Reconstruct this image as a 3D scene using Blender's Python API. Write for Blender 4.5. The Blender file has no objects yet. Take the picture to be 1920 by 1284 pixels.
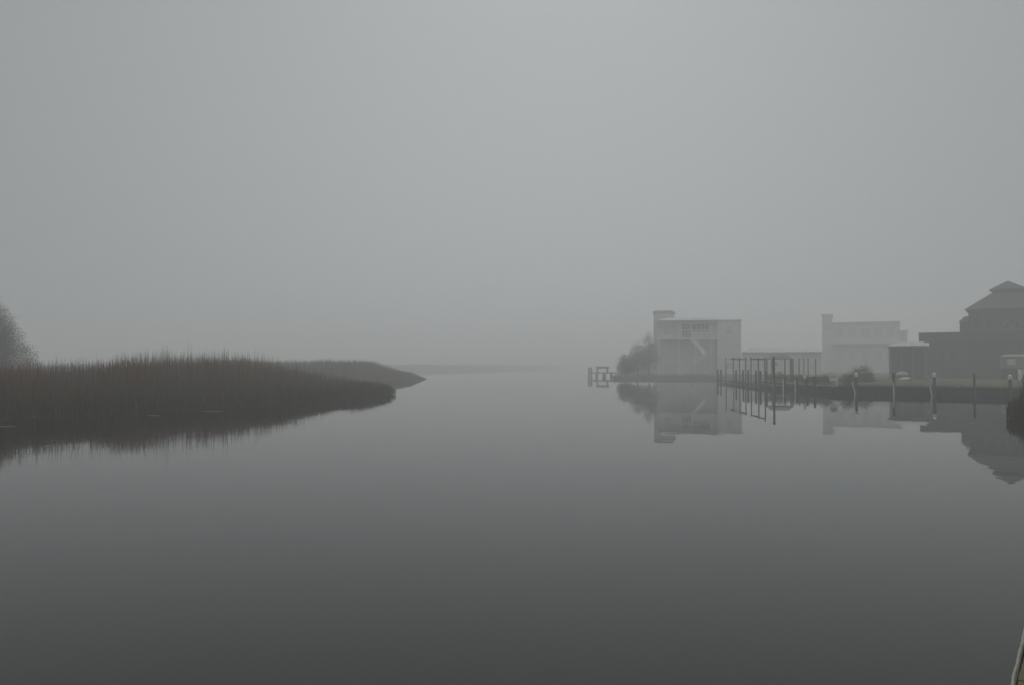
import bpy, bmesh, math, random
import numpy as np
from mathutils import Vector, Matrix

random.seed(7)
rng = np.random.default_rng(11)
R = math.radians
sc = bpy.context.scene
COL = sc.collection

# ------------------------------------------------------------------ camera
F = 1464.0            # focal length in photo pixels (1920 wide)
HZ = 684.0            # horizon row
CAM_H = 2.65
PITCH = math.atan((HZ - 642.0) / F)
cam_d = bpy.data.cameras.new("camera")
cam = bpy.data.objects.new("camera", cam_d)
COL.objects.link(cam)
cam.location = (0, 0, CAM_H)
cam.rotation_euler = (math.pi / 2 + PITCH, 0, 0)
cam_d.sensor_width = 36.0
cam_d.lens = F / 1920.0 * 36.0
cam_d.clip_start = 0.05
cam_d.clip_end = 6000
sc.camera = cam

# ------------------------------------------------------------------ sky, sun, exposure
SUN_EL, SUN_ROT = R(48), R(6)
w = bpy.data.worlds.new("World")
sc.world = w
w.use_nodes = True
nt = w.node_tree
bg = nt.nodes["Background"]
sky = nt.nodes.new("ShaderNodeTexSky")
sky.sky_type = 'NISHITA'
sky.sun_disc = False
sky.sun_elevation = SUN_EL
sky.sun_rotation = SUN_ROT
sky.air_density = 1.0
sky.dust_density = 5.0
sky.ozone_density = 1.0
hs = nt.nodes.new("ShaderNodeHueSaturation")
hs.inputs["Saturation"].default_value = 0.15
nt.links.new(sky.outputs[0], hs.inputs["Color"])
# overcast deck above the fog: the clear-sky glow is mostly flattened by cloud
deck = nt.nodes.new("ShaderNodeMix"); deck.data_type = 'RGBA'
deck.inputs[0].default_value = 0.92
deck.inputs[7].default_value = (7.2, 7.6, 7.75, 1)
nt.links.new(hs.outputs[0], deck.inputs[6])
# overcast luminance: the cloud is brighter overhead than near the horizon
wtc = nt.nodes.new("ShaderNodeTexCoord"); wsp = nt.nodes.new("ShaderNodeSeparateXYZ")
nt.links.new(wtc.outputs["Generated"], wsp.inputs[0])
wmr = nt.nodes.new("ShaderNodeMapRange"); wmr.interpolation_type = 'SMOOTHSTEP'
wmr.inputs[1].default_value = 0.40; wmr.inputs[2].default_value = 1.0
wmr.inputs[3].default_value = 0.95; wmr.inputs[4].default_value = 2.9
nt.links.new(wsp.outputs["Z"], wmr.inputs[0])
wml = nt.nodes.new("ShaderNodeMix"); wml.data_type = 'RGBA'; wml.blend_type = 'MULTIPLY'; wml.inputs[0].default_value = 1.0
nt.links.new(deck.outputs[2], wml.inputs[6]); nt.links.new(wmr.outputs[0], wml.inputs[7])
# thinner cloud around the hidden sun: a broad soft glow
gl = nt.nodes.new("ShaderNodeVectorMath"); gl.operation = 'DOT_PRODUCT'
gl.inputs[1].default_value = (0.05, 0.945, 0.32)
nt.links.new(wtc.outputs["Generated"], gl.inputs[0])
gmx = nt.nodes.new("ShaderNodeMath"); gmx.operation = 'MAXIMUM'; gmx.inputs[1].default_value = 0.0
nt.links.new(gl.outputs["Value"], gmx.inputs[0])
gpw = nt.nodes.new("ShaderNodeMath"); gpw.operation = 'POWER'; gpw.inputs[1].default_value = 3.5
nt.links.new(gmx.outputs[0], gpw.inputs[0])
gml = nt.nodes.new("ShaderNodeMath"); gml.operation = 'MULTIPLY_ADD'; gml.inputs[1].default_value = 0.42; gml.inputs[2].default_value = 0.66
nt.links.new(gpw.outputs[0], gml.inputs[0])
wm2 = nt.nodes.new("ShaderNodeMix"); wm2.data_type = 'RGBA'; wm2.blend_type = 'MULTIPLY'; wm2.inputs[0].default_value = 1.0
nt.links.new(wml.outputs[2], wm2.inputs[6]); nt.links.new(gml.outputs[0], wm2.inputs[7])
nt.links.new(wm2.outputs[2], bg.inputs["Color"])
bg.inputs["Strength"].default_value = 0.0535

sun_d = bpy.data.lights.new("sun", 'SUN')
sun_d.energy = 0.5
sun_d.angle = R(40)
sun_d.color = (1.0, 0.97, 0.92)
sun = bpy.data.objects.new("sun", sun_d)
COL.objects.link(sun)
sdir = Vector((math.sin(SUN_ROT) * math.cos(SUN_EL), math.cos(SUN_ROT) * math.cos(SUN_EL), math.sin(SUN_EL)))
sun.rotation_euler = sdir.to_track_quat('Z', 'Y').to_euler()
sun.location = (0, 0, 60)

sc.view_settings.view_transform = 'Standard'
sc.view_settings.look = 'None'
sc.view_settings.gamma = 1.0
sc.view_settings.exposure = 0.0
sc.cycles.max_bounces = 6
sc.cycles.diffuse_bounces = 3
sc.cycles.glossy_bounces = 3
sc.cycles.volume_bounces = 4
sc.cycles.use_denoising = True

# ------------------------------------------------------------------ helpers
def wx(px, Y):
    return (px - 960.0) / F * Y

def RM(Y):
    """a first depth estimate (horizon 672, eye 3.2 m) refined to the final horizon and eye height"""
    return CAM_H / (3.2 / Y - 12.0 / F)

def RP(pts):
    return [(x * RM(y) / y, RM(y)) for x, y in pts]

def wz(py, Y):
    return CAM_H + (HZ - py) / F * Y

def tag(o, label=None, cat=None, group=None, kind=None):
    if label: o["label"] = label
    if cat: o["category"] = cat
    if group: o["group"] = group
    if kind: o["kind"] = kind
    return o

def empty(name, loc, label, cat, group=None, rz=0.0):
    o = bpy.data.objects.new(name, None)
    COL.objects.link(o)
    o.empty_display_size = 0.3
    o.location = loc
    o.rotation_euler = (0, 0, rz)
    return tag(o, label, cat, group)

class MB:
    """collects shapes, builds ONE mesh object"""
    def __init__(s, o=(0, 0, 0)):
        s.v = []; s.f = []; s.o = Vector(o)
    def add(s, vs, fs):
        n = len(s.v)
        s.v += [Vector(p) - s.o for p in vs]
        s.f += [[i + n for i in f] for f in fs]
        return s
    def box(s, x0, x1, y0, y1, z0, z1):
        vs = [(x0, y0, z0), (x1, y0, z0), (x1, y1, z0), (x0, y1, z0),
              (x0, y0, z1), (x1, y0, z1), (x1, y1, z1), (x0, y1, z1)]
        return s.add(vs, [(3, 2, 1, 0), (4, 5, 6, 7), (0, 1, 5, 4), (1, 2, 6, 5), (2, 3, 7, 6), (3, 0, 4, 7)])
    def bar(s, a, b, wd, th):
        a = Vector(a); b = Vector(b); d = (b - a).normalized()
        up = Vector((0, 0, 1)) if abs(d.z) < 0.95 else Vector((0, 1, 0))
        sx = d.cross(up).normalized() * wd / 2
        sz = sx.cross(d).normalized() * th / 2
        vs = [a - sx - sz, a + sx - sz, a + sx + sz, a - sx + sz, b - sx - sz, b + sx - sz, b + sx + sz, b - sx + sz]
        return s.add(vs, [(0, 1, 2, 3), (7, 6, 5, 4), (0, 4, 5, 1), (1, 5, 6, 2), (2, 6, 7, 3), (3, 7, 4, 0)])
    def tube(s, pts, rad, n=8, cap=True):
        vs = []; fs = []
        pts = [Vector(p) for p in pts]
        if not hasattr(rad, '__len__'): rad = [rad] * len(pts)
        for i, p in enumerate(pts):
            d = (pts[min(i + 1, len(pts) - 1)] - pts[max(i - 1, 0)]).normalized()
            u = d.cross(Vector((0, 1, 0))) if abs(d.y) < 0.9 else d.cross(Vector((1, 0, 0)))
            u.normalize(); t = d.cross(u)
            for k in range(n):
                a = 2 * math.pi * k / n
                vs.append(p + (u * math.cos(a) + t * math.sin(a)) * rad[i])
        for i in range(len(pts) - 1):
            for k in range(n):
                k2 = (k + 1) % n
                fs.append((i * n + k, i * n + k2, (i + 1) * n + k2, (i + 1) * n + k))
        if cap:
            fs.append(tuple(range(n - 1, -1, -1)))
            fs.append(tuple((len(pts) - 1) * n + k for k in range(n)))
        return s.add(vs, fs)
    def frustum(s, x0, x1, y0, y1, z0, X0, X1, Y0, Y1, z1):
        vs = [(x0, y0, z0), (x1, y0, z0), (x1, y1, z0), (x0, y1, z0),
              (X0, Y0, z1), (X1, Y0, z1), (X1, Y1, z1), (X0, Y1, z1)]
        return s.add(vs, [(3, 2, 1, 0), (4, 5, 6, 7), (0, 1, 5, 4), (1, 2, 6, 5), (2, 3, 7, 6), (3, 0, 4, 7)])
    def build(s, name, m, parent=None, smooth=False, bevel=0.0):
        me = bpy.data.meshes.new(name)
        me.from_pydata([tuple(v) for v in s.v], [], s.f)
        bm = bmesh.new(); bm.from_mesh(me)
        bmesh.ops.recalc_face_normals(bm, faces=bm.faces)
        bm.to_mesh(me); bm.free()
        me.materials.append(m)
        if smooth:
            for p in me.polygons: p.use_smooth = True
        o = bpy.data.objects.new(name, me)
        COL.objects.link(o)
        if parent is not None:
            o.parent = parent
        else:
            o.location = s.o
        return o

def rough_mesh(o, amt, scale=1.0, seed=0):
    r = random.Random(seed)
    for v in o.data.vertices:
        v.co += Vector((r.uniform(-1, 1), r.uniform(-1, 1), r.uniform(-1, 1))) * amt

# ------------------------------------------------------------------ materials
def mat(name, col, col2=None, rough=0.8, scale=3.0, bump=0.0, stretch=(1, 1, 1), spec=0.3, detail=5):
    m = bpy.data.materials.new(name); m.use_nodes = True
    t = m.node_tree; p = t.nodes["Principled BSDF"]
    p.inputs["Roughness"].default_value = rough
    p.inputs["Specular IOR Level"].default_value = spec
    tc = t.nodes.new("ShaderNodeTexCoord")
    mp = t.nodes.new("ShaderNodeMapping"); mp.inputs["Scale"].default_value = stretch
    t.links.new(tc.outputs["Object"], mp.inputs[0])
    nz = t.nodes.new("ShaderNodeTexNoise"); nz.inputs["Scale"].default_value = scale
    nz.inputs["Detail"].default_value = detail
    t.links.new(mp.outputs[0], nz.inputs["Vector"])
    rp = t.nodes.new("ShaderNodeValToRGB")
    c2 = col2 or tuple(c * 0.65 for c in col)
    rp.color_ramp.elements[0].position = 0.32; rp.color_ramp.elements[0].color = (*c2, 1)
    rp.color_ramp.elements[1].position = 0.68; rp.color_ramp.elements[1].color = (*col, 1)
    t.links.new(nz.outputs["Fac"], rp.inputs[0])
    t.links.new(rp.outputs[0], p.inputs["Base Color"])
    if bump:
        b = t.nodes.new("ShaderNodeBump"); b.inputs["Strength"].default_value = bump
        b.inputs["Distance"].default_value = 0.05
        t.links.new(nz.outputs["Fac"], b.inputs["Height"])
        t.links.new(b.outputs[0], p.inputs["Normal"])
    return m

def board_mat(name, col, col2, axis='Z', pitch=0.15, rough=0.8, gap=0.25):
    """lapped boards: bands along an axis with dark joints, each board tinted a little"""
    m = mat(name, col, col2, rough=rough, scale=2.5, stretch=(1, 1, 1))
    t = m.node_tree; p = t.nodes["Principled BSDF"]
    tc = t.nodes.new("ShaderNodeTexCoord"); sp = t.nodes.new("ShaderNodeSeparateXYZ")
    t.links.new(tc.outputs["Object"], sp.inputs[0])
    dv = t.nodes.new("ShaderNodeMath"); dv.operation = 'DIVIDE'; dv.inputs[1].default_value = pitch
    t.links.new(sp.outputs[axis], dv.inputs[0])
    fr = t.nodes.new("ShaderNodeMath"); fr.operation = 'FRACT'
    t.links.new(dv.outputs[0], fr.inputs[0])
    b = t.nodes.new("ShaderNodeBump"); b.inputs["Strength"].default_value = 0.35; b.inputs["Distance"].default_value = 0.03
    t.links.new(fr.outputs[0], b.inputs["Height"]); t.links.new(b.outputs[0], p.inputs["Normal"])
    fl = t.nodes.new("ShaderNodeMath"); fl.operation = 'FLOOR'; t.links.new(dv.outputs[0], fl.inputs[0])
    wn = t.nodes.new("ShaderNodeTexWhiteNoise"); wn.noise_dimensions = '1D'
    t.links.new(fl.outputs[0], wn.inputs["W"])
    mr = t.nodes.new("ShaderNodeMapRange"); mr.inputs[3].default_value = 0.88; mr.inputs[4].default_value = 1.08
    t.links.new(wn.outputs["Value"], mr.inputs[0])
    mx = t.nodes.new("ShaderNodeMix"); mx.data_type = 'RGBA'; mx.blend_type = 'MULTIPLY'; mx.inputs[0].default_value = 1.0
    src = p.inputs["Base Color"].links[0].from_socket
    t.links.new(src, mx.inputs[6]); t.links.new(mr.outputs[0], mx.inputs[7])
    t.links.new(mx.outputs[2], p.inputs["Base Color"])
    return m

def blade_mat(name):
    m = bpy.data.materials.new(name); m.use_nodes = True
    t = m.node_tree; p = t.nodes["Principled BSDF"]
    p.inputs["Roughness"].default_value = 0.75
    p.inputs["Specular IOR Level"].default_value = 0.15
    a = t.nodes.new("ShaderNodeAttribute"); a.attribute_name = "tint"
    t.links.new(a.outputs["Color"], p.inputs["Base Color"])
    return m

M_WOOD = mat("weathered_wood", (0.075, 0.068, 0.06), (0.035, 0.032, 0.028), scale=4, stretch=(3, 3, 0.4), bump=0.4)
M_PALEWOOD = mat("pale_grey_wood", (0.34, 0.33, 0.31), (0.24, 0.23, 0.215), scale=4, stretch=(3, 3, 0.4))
M_HAZEGLASS = mat("haze_paled_window_glass", (0.55, 0.56, 0.565), (0.49, 0.50, 0.505), rough=0.15, spec=0.5)  # panes paled in their base colour to stand in for fog haze
M_MIDWOOD = mat("silvered_wood", (0.15, 0.14, 0.125), (0.09, 0.085, 0.077), scale=4, stretch=(3, 3, 0.4), bump=0.4)
M_WETWOOD = mat("dark_wet_wood", (0.03, 0.027, 0.025), (0.014, 0.013, 0.012), scale=4, stretch=(3, 3, 0.4), rough=0.6, bump=0.4)
M_BULK = board_mat("bulkhead_boards", (0.026, 0.024, 0.023), (0.014, 0.013, 0.013), axis='X', pitch=0.22)
M_CAPWOOD = mat("pale_cap_board", (0.26, 0.245, 0.17), (0.17, 0.16, 0.11), scale=3, stretch=(0.5, 3, 3))
M_WHITE = mat("white_paint", (0.78, 0.79, 0.78), (0.62, 0.63, 0.62), rough=0.5, scale=5)
M_PVC = mat("pale_plastic_pipe", (0.62, 0.66, 0.66), (0.5, 0.53, 0.53), rough=0.4, scale=6)
M_BLUEPVC = mat("bluish_plastic_pipe", (0.42, 0.55, 0.58), (0.34, 0.46, 0.49), rough=0.4, scale=6)
M_BLUE = mat("blue_letter_paint", (0.10, 0.20, 0.27), (0.08, 0.17, 0.24), rough=0.5)
M_SIDING = board_mat("pale_lap_siding", (0.80, 0.80, 0.79), (0.74, 0.74, 0.735), pitch=0.16)
M_SIDING2 = board_mat("pinkish_pale_lap_siding", (0.72, 0.70, 0.69), (0.65, 0.63, 0.62), pitch=0.16)
M_TRIM = mat("pale_trim_paint", (0.83, 0.83, 0.82), (0.75, 0.75, 0.74), scale=4)
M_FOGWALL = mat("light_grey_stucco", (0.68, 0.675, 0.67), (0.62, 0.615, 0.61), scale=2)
M_CARPORT = mat("dull_grey_paint", (0.2, 0.2, 0.195), (0.15, 0.15, 0.147), scale=4)
M_BROWNTRIM = mat("dull_brown_trim", (0.11, 0.102, 0.095), (0.08, 0.074, 0.07), scale=4)
M_UNDER = mat("grey_lattice_wood", (0.74, 0.73, 0.72), (0.68, 0.67, 0.66), scale=4, stretch=(6, 6, 1))
M_METALROOF = board_mat("pale_standing_seam_roof", (0.33, 0.34, 0.34), (0.28, 0.29, 0.29), axis='X', pitch=0.45, rough=0.45)
M_GREYROOF = mat("grey_shingle_roof", (0.20, 0.20, 0.20), (0.13, 0.13, 0.13), scale=6, bump=0.3)
M_BROWN = board_mat("dark_cedar_shingle", (0.055, 0.05, 0.046), (0.03, 0.028, 0.026), pitch=0.2)
M_BROWNROOF = mat("dark_shingle_roof", (0.06, 0.06, 0.06), (0.035, 0.035, 0.036), scale=6, bump=0.4)
M_GLASS = mat("dark_window_glass", (0.02, 0.022, 0.024), (0.014, 0.016, 0.018), rough=0.08, spec=0.5)
M_BARK = mat("grey_bark", (0.07, 0.062, 0.055), (0.035, 0.03, 0.028), scale=6, stretch=(3, 3, 0.6), bump=0.5)
M_MUD = mat("marsh_mud", (0.03, 0.027, 0.022), (0.016, 0.015, 0.013), scale=1.2, bump=0.4)
M_LAWN = mat("lawn_grass", (0.046, 0.066, 0.026), (0.060, 0.060, 0.030), scale=0.5, rough=0.95, bump=0.5, detail=9, spec=0.1)
M_BLADE = blade_mat("reed_blades")
M_LEAF = blade_mat("leaf_blades")
M_HULL = mat("pale_hull_paint", (0.5, 0.49, 0.46), (0.4, 0.39, 0.37), rough=0.45, scale=2)
M_DECK = board_mat("yellow_green_deck_boards", (0.105, 0.085, 0.022), (0.060, 0.050, 0.015), axis='Y', pitch=0.146, rough=0.55)
M_EDGE = mat("pale_frayed_rope", (0.36, 0.37, 0.31), (0.24, 0.24, 0.2), scale=40, bump=0.6)
M_EDGESHADE = mat("dark_red_edge_shade", (0.05, 0.022, 0.018), (0.025, 0.014, 0.012), scale=8)  # red-brown colour stands in for side shade along the dock edge
M_STRAW = mat("pale_straw", (0.34, 0.31, 0.24), (0.24, 0.21, 0.16), scale=8)

# ------------------------------------------------------------------ water
def make_water():
    m = bpy.data.materials.new("still_water"); m.use_nodes = True
    t = m.node_tree; p = t.nodes["Principled BSDF"]
    p.inputs["Base Color"].default_value = (0.011, 0.0115, 0.011, 1)
    p.inputs["Roughness"].default_value = 0.006
    p.inputs["IOR"].default_value = 1.333
    p.inputs["Specular IOR Level"].default_value = 0.5
    tc = t.nodes.new("ShaderNodeTexCoord")
    mp = t.nodes.new("ShaderNodeMapping"); mp.inputs["Scale"].default_value = (1, 0.6, 1)
    t.links.new(tc.outputs["Object"], mp.inputs[0])
    n1 = t.nodes.new("ShaderNodeTexNoise"); n1.inputs["Scale"].default_value = 0.7; n1.inputs["Detail"].default_value = 3
    n2 = t.nodes.new("ShaderNodeTexNoise"); n2.inputs["Scale"].default_value = 0.06; n2.inputs["Detail"].default_value = 2
    t.links.new(mp.outputs[0], n1.inputs["Vector"]); t.links.new(mp.outputs[0], n2.inputs["Vector"])
    ml = t.nodes.new("ShaderNodeMath"); ml.operation = 'MULTIPLY'
    t.links.new(n1.outputs["Fac"], ml.inputs[0]); t.links.new(n2.outputs["Fac"], ml.inputs[1])
    b = t.nodes.new("ShaderNodeBump"); b.inputs["Strength"].default_value = 1.0; b.inputs["Distance"].default_value = 0.0075
    t.links.new(ml.outputs[0], b.inputs["Height"]); t.links.new(b.outputs[0], p.inputs["Normal"])
    o = MB().add([(-1400, -1400, 0), (1400, -1400, 0), (1400, 1400, 0), (-1400, 1400, 0)], [(0, 1, 2, 3)]).build("water", m)
    tag(o, "still dark grey creek water mirroring the fog", kind="structure")
make_water()

# ------------------------------------------------------------------ land
def slab(name, pts, z0, z1, m, label):
    n = len(pts)
    mb = MB().add([(x, y, z1) for x, y in pts] + [(x, y, z0) for x, y in pts],
                  [tuple(range(n))] + [(i, i + n, (i + 1) % n + n, (i + 1) % n) for i in range(n)])
    o = mb.build(name, m)
    bm = bmesh.new(); bm.from_mesh(o.data)
    bmesh.ops.triangulate(bm, faces=[f for f in bm.faces if len(f.verts) > 4])
    bm.to_mesh(o.data); bm.free()
    return tag(o, label, kind="structure")

LZ = 0.62
LAND = RP([(30, 72.3), (34.7, 70.9), (41.8, 66.9), (62, 58), (300, 40)]) + [(900, 40), (900, 900), (170, 900)] + RP([(30, 200),
        (18.6, 138), (16.3, 124.6), (33, 124.3), (45, 124.3), (45, 92), (28.6, 92)])
slab("lawn", LAND, -1.0, LZ, M_LAWN, "green lawn and yards behind the bulkheads on the right bank")

LEFT_BED = [(-70, 14), (-45, 27), (-25.5, 37.8), (-22.2, 42.5), (-18.7, 48.6), (-13.9, 55.5), (-11.2, 65), (-10.4, 70.5), (-13, 78), (-24, 84), (-45, 92), (-110, 110), (-110, 14)]
LEFT_BED = RP(LEFT_BED)
MID_BED = RP([(-40, 104), (-24, 106), (-16, 110.5), (-13.5, 118), (-13.6, 125), (-22, 140), (-60, 150)])
FAR_BED = [(-300, 320), (-84, 358), (-38, 427), (30, 660), (70, 900), (40, 960), (-20, 720), (-90, 470), (-150, 410), (-300, 380)]
NEAR_BED = RP([(26.45, 41.9), (27.2, 40.4), (32, 39), (40, 37), (46, 42), (42, 52), (33.5, 50), (29.0, 45)])
def inset(poly, d):
    n = len(poly); out = []
    A = sum(poly[i][0] * poly[(i + 1) % n][1] - poly[(i + 1) % n][0] * poly[i][1] for i in range(n))
    sg = 1 if A > 0 else -1
    for i in range(n):
        (x0, y0), (x1, y1), (x2, y2) = poly[i - 1], poly[i], poly[(i + 1) % n]
        a = Vector((x1 - x0, y1 - y0)).normalized(); b = Vector((x2 - x1, y2 - y1)).normalized()
        na = Vector((-a.y, a.x)) * sg; nb = Vector((-b.y, b.x)) * sg
        v = (na + nb).normalized(); k = d / max(0.5, v.dot(na))
        out.append((x1 + v.x * k, y1 + v.y * k))
    return out
slab("marsh_ground", inset(LEFT_BED, 1.6), -1.0, 0.05, M_MUD, "dark mud under the nearest reed bed on the left")
slab("marsh_ground", inset(MID_BED, 1.5), -1.0, 0.05, M_MUD, "dark mud under the second reed point")
slab("marsh_ground", inset(FAR_BED, 3), -1.0, 0.05, M_MUD, "mud under the far faded marsh")
slab("marsh_ground", inset(NEAR_BED, 1.0), -1.0, 0.05, M_MUD, "mud under the reed clump at the right edge")

# ------------------------------------------------------------------ reeds and grass
def inside(px, py, poly):
    c = np.zeros(len(px), bool); n = len(poly); j = n - 1
    for i in range(n):
        xi, yi = poly[i]; xj, yj = poly[j]
        if yi != yj:
            t = ((yi > py) != (yj > py)) & (px < (xj - xi) * (py - yi) / (yj - yi) + xi)
            c ^= t
        j = i
    return c

def edge_dist(px, py, line):
    d = np.full(len(px), 1e9)
    for (ax, ay), (bx, by) in zip(line[:-1], line[1:]):
        vx, vy = bx - ax, by - ay
        t = np.clip(((px - ax) * vx + (py - ay) * vy) / (vx * vx + vy * vy), 0, 1)
        d = np.minimum(d, np.hypot(px - ax - t * vx, py - ay - t * vy))
    return d

def vnoise(x, y, s, seed):
    """smooth value noise"""
    g = np.random.default_rng(seed).random((64, 64))
    x = x / s + 500; y = y / s + 500
    xi = np.floor(x).astype(int); yi = np.floor(y).astype(int)
    fx = x - xi; fy = y - yi
    fx = fx * fx * (3 - 2 * fx); fy = fy * fy * (3 - 2 * fy)
    a = g[xi % 64, yi % 64]; b = g[(xi + 1) % 64, yi % 64]; c = g[xi % 64, (yi + 1) % 64]; d = g[(xi + 1) % 64, (yi + 1) % 64]
    return (a * (1 - fx) + b * fx) * (1 - fy) + (c * (1 - fx) + d * fx) * fy

def blades(name, X, Y, Z, H, W, LEAN, col_low, col_top, head=None):
    """one mesh of bent tapering blades; colours are arrays (n,3) for the lower and upper leaf"""
    n = len(X)
    yaw = rng.uniform(0, 2 * math.pi, n); la = rng.uniform(0, 2 * math.pi, n)
    ux, uy = np.cos(yaw) * W / 2, np.sin(yaw) * W / 2
    lx, ly = np.cos(la) * LEAN * H, np.sin(la) * LEAN * H
    V = np.zeros((n, 7, 3), np.float32)
    def put(k, t, s, b):
        V[:, k, 0] = X + lx * b + ux * s; V[:, k, 1] = Y + ly * b + uy * s; V[:, k, 2] = Z + H * t
    put(0, 0, -1, 0); put(1, 0, 1, 0)
    put(2, 0.5, -0.9, 0.22); put(3, 0.5, 0.9, 0.22)
    put(4, 0.8, -0.6, 0.6); put(5, 0.8, 0.6, 0.6)
    put(6, 1.0 if head is None else head, 0, 1.0)
    V[:, 6, 2] = Z + H * (1 - 0.25 * np.minimum(LEAN, 1))
    base = (np.arange(n) * 7)[:, None]
    quads = np.concatenate([base + np.array([[0, 1, 3, 2]]), base + np.array([[2, 3, 5, 4]])], 1).reshape(-1, 4)
    tris = (base + np.array([[4, 5, 6]])).reshape(-1, 3)
    me = bpy.data.meshes.new(name)
    me.vertices.add(n * 7); me.vertices.foreach_set("co", V.ravel())
    nl = quads.size + tris.size
    me.loops.add(nl); me.loops.foreach_set("vertex_index", np.concatenate([quads.ravel(), tris.ravel()]).astype(np.int32))
    npoly = len(quads) + len(tris)
    me.polygons.add(npoly)
    ls = np.concatenate([np.arange(len(quads)) * 4, quads.size + np.arange(len(tris)) * 3]).astype(np.int32)
    me.polygons.foreach_set("loop_start", ls)
    me.update(calc_edges=True); me.validate()
    at = me.color_attributes.new("tint", 'FLOAT_COLOR', 'POINT')
    C = np.ones((n, 7, 4), np.float32)
    for k, f in enumerate((0, 0, .4, .4, .8, .8, 1)):
        C[:, k, :3] = col_low * (1 - f) + col_top * f
    at.data.foreach_set("color", C.ravel())
    me.materials.append(M_BLADE)
    o = bpy.data.objects.new(name, me); COL.objects.link(o)
    return o

def scatter(poly, n):
    P = np.array(poly); lo = P.min(0); hi = P.max(0)
    x = rng.uniform(lo[0], hi[0], n); y = rng.uniform(lo[1], hi[1], n)
    k = inside(x, y, poly)
    return x[k], y[k]

RED = np.array((0.165, 0.044, 0.010)); TAN = np.array((0.150, 0.070, 0.018)); GREEN = np.array((0.026, 0.036, 0.010)); OLIVE = np.array((0.052, 0.048, 0.012)); GREY = np.array((0.036, 0.031, 0.025))

def colours(n, wts, cols):
    i = rng.choice(len(cols), n, p=wts)
    return np.array(cols)[i] * rng.uniform(0.45, 1.5, (n, 1))

def sstep(t):
    t = np.clip(t, 0, 1); return t * t * (3 - 2 * t)

# nearest bed: low green grass at the shore, tall red-brown reeds behind
shore = LEFT_BED[0:10]
x, y = scatter(LEFT_BED, 1500000)
vis = (x > -0.72 * y - 6)
x, y = x[vis], y[vis]
s = edge_dist(x, y, shore) - 0.9 * (vnoise(x, y, 1.6, 5) - 0.35)
dens = np.where(s < 5, 1.0, np.where(s < 18, 0.6, 0.16)) * np.where(y > 80, 0.35, 1)
k = (s > -0.1) & (rng.random(len(x)) < dens * 0.5)
x, y, s = x[k], y[k], s[k]
col = x / y
hmax = np.interp(col, [-0.70, -0.52, -0.475, -0.36, -0.27, -0.235, -0.19, -0.155, -0.143], [2.6, 2.7, 3.3, 3.45, 3.3, 2.75, 1.95, 1.2, 0.5])
clump = vnoise(x, y, 2.6, 1)
H = (np.minimum(1.15, hmax) + np.maximum(hmax - 1.15, 0) * sstep((s - 0.5) / np.interp(x / y, [-0.5, -0.26], [6.5, 11]))) * (0.72 + 0.46 * clump) * rng.uniform(0.70, 1.04, len(x))
H *= np.where(s < 0.5, 0.75, 1) * (0.9 + 0.22 * vnoise(x, y, 0.7, 21))
redness = np.clip((s - 1.5) / 4 + (clump - 0.5) * 0.9 + (vnoise(x, y, 8, 31) - 0.55) * 1.3, 0, 1) * np.interp(col, [-0.29, -0.21], [1, 0.3])
n = len(x)
top = colours(n, [.55, .3, .15], [RED, TAN, GREY]) * redness[:, None] + colours(n, [.5, .35, .15], [OLIVE, GREEN, TAN]) * (1 - redness[:, None])
low = colours(n, [.6, .4], [OLIVE, GREEN])
print("left blades", n)
o = blades("reeds", x, y, np.full(n, 0.03), H, rng.uniform(0.014, 0.034, n), np.where(rng.random(n) < 0.12, rng.uniform(0.25, 0.6, n), np.abs(rng.normal(0.07, 0.11, n))), low, top)
tag(o, "large bed of tall red brown reeds with a green shore fringe on the left bank", "reeds", kind="stuff")

# thin bare stems that stand above the bed
x, y = scatter(LEFT_BED, 60000)
s = edge_dist(x, y, shore)
k = (s > 5) & (s < 26) & (x > -0.72 * y - 2) & (rng.random(len(x)) < 0.42) & (vnoise(x, y, 3.0, 9) > 0.33)
x, y, s = x[k], y[k], s[k]; n = len(x)
hmax = np.interp(x / y, [-0.70, -0.52, -0.475, -0.36, -0.27, -0.235, -0.19, -0.155, -0.143], [2.6, 2.7, 3.3, 3.45, 3.3, 2.75, 1.95, 1.2, 0.5])
H = (np.minimum(1.15, hmax) + np.maximum(hmax - 1.15, 0) * sstep((s - 0.5) / np.interp(x / y, [-0.5, -0.26], [6.5, 11]))) * rng.uniform(0.98, 1.16, n) * (1 + 0.20 * rng.random(n) ** 3)
o = blades("reed_stems", x, y, np.full(n, 0.03), H, rng.uniform(0.024, 0.042, n), np.abs(rng.normal(0.03, 0.05, n)), colours(n, [1], [GREY]), colours(n, [.5, .5], [GREY, TAN]))
tag(o, "thin bare grey stems sticking up out of the near reed bed", "reeds", kind="stuff")

def bed(name, poly, line, n0, hbase, hmax, ramp, width, label, wts, cols, prof=None):
    x, y = scatter(poly, n0)
    s = edge_dist(x, y, line)
    k = (x > -0.8 * y - 4) & (rng.random(len(x)) < np.where(s < ramp * 1.6, 1, 0.35))
    x, y, s = x[k], y[k], s[k]; n = len(x)
    if prof: hmax = np.interp(x / y, *prof)
    H = (np.minimum(hbase, hmax) + np.maximum(hmax - hbase, 0) * sstep(s / ramp)) * (0.8 + 0.34 * vnoise(x, y, 4, 3)) * rng.uniform(0.75, 1.05, n)
    o = blades(name, x, y, np.full(n, 0.03), H, rng.uniform(0.7, 1.3, n) * width, np.abs(rng.normal(0.08, 0.1, n)), colours(n, wts, cols), colours(n, wts, cols))
    tag(o, label, "reeds", kind="stuff")

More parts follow.
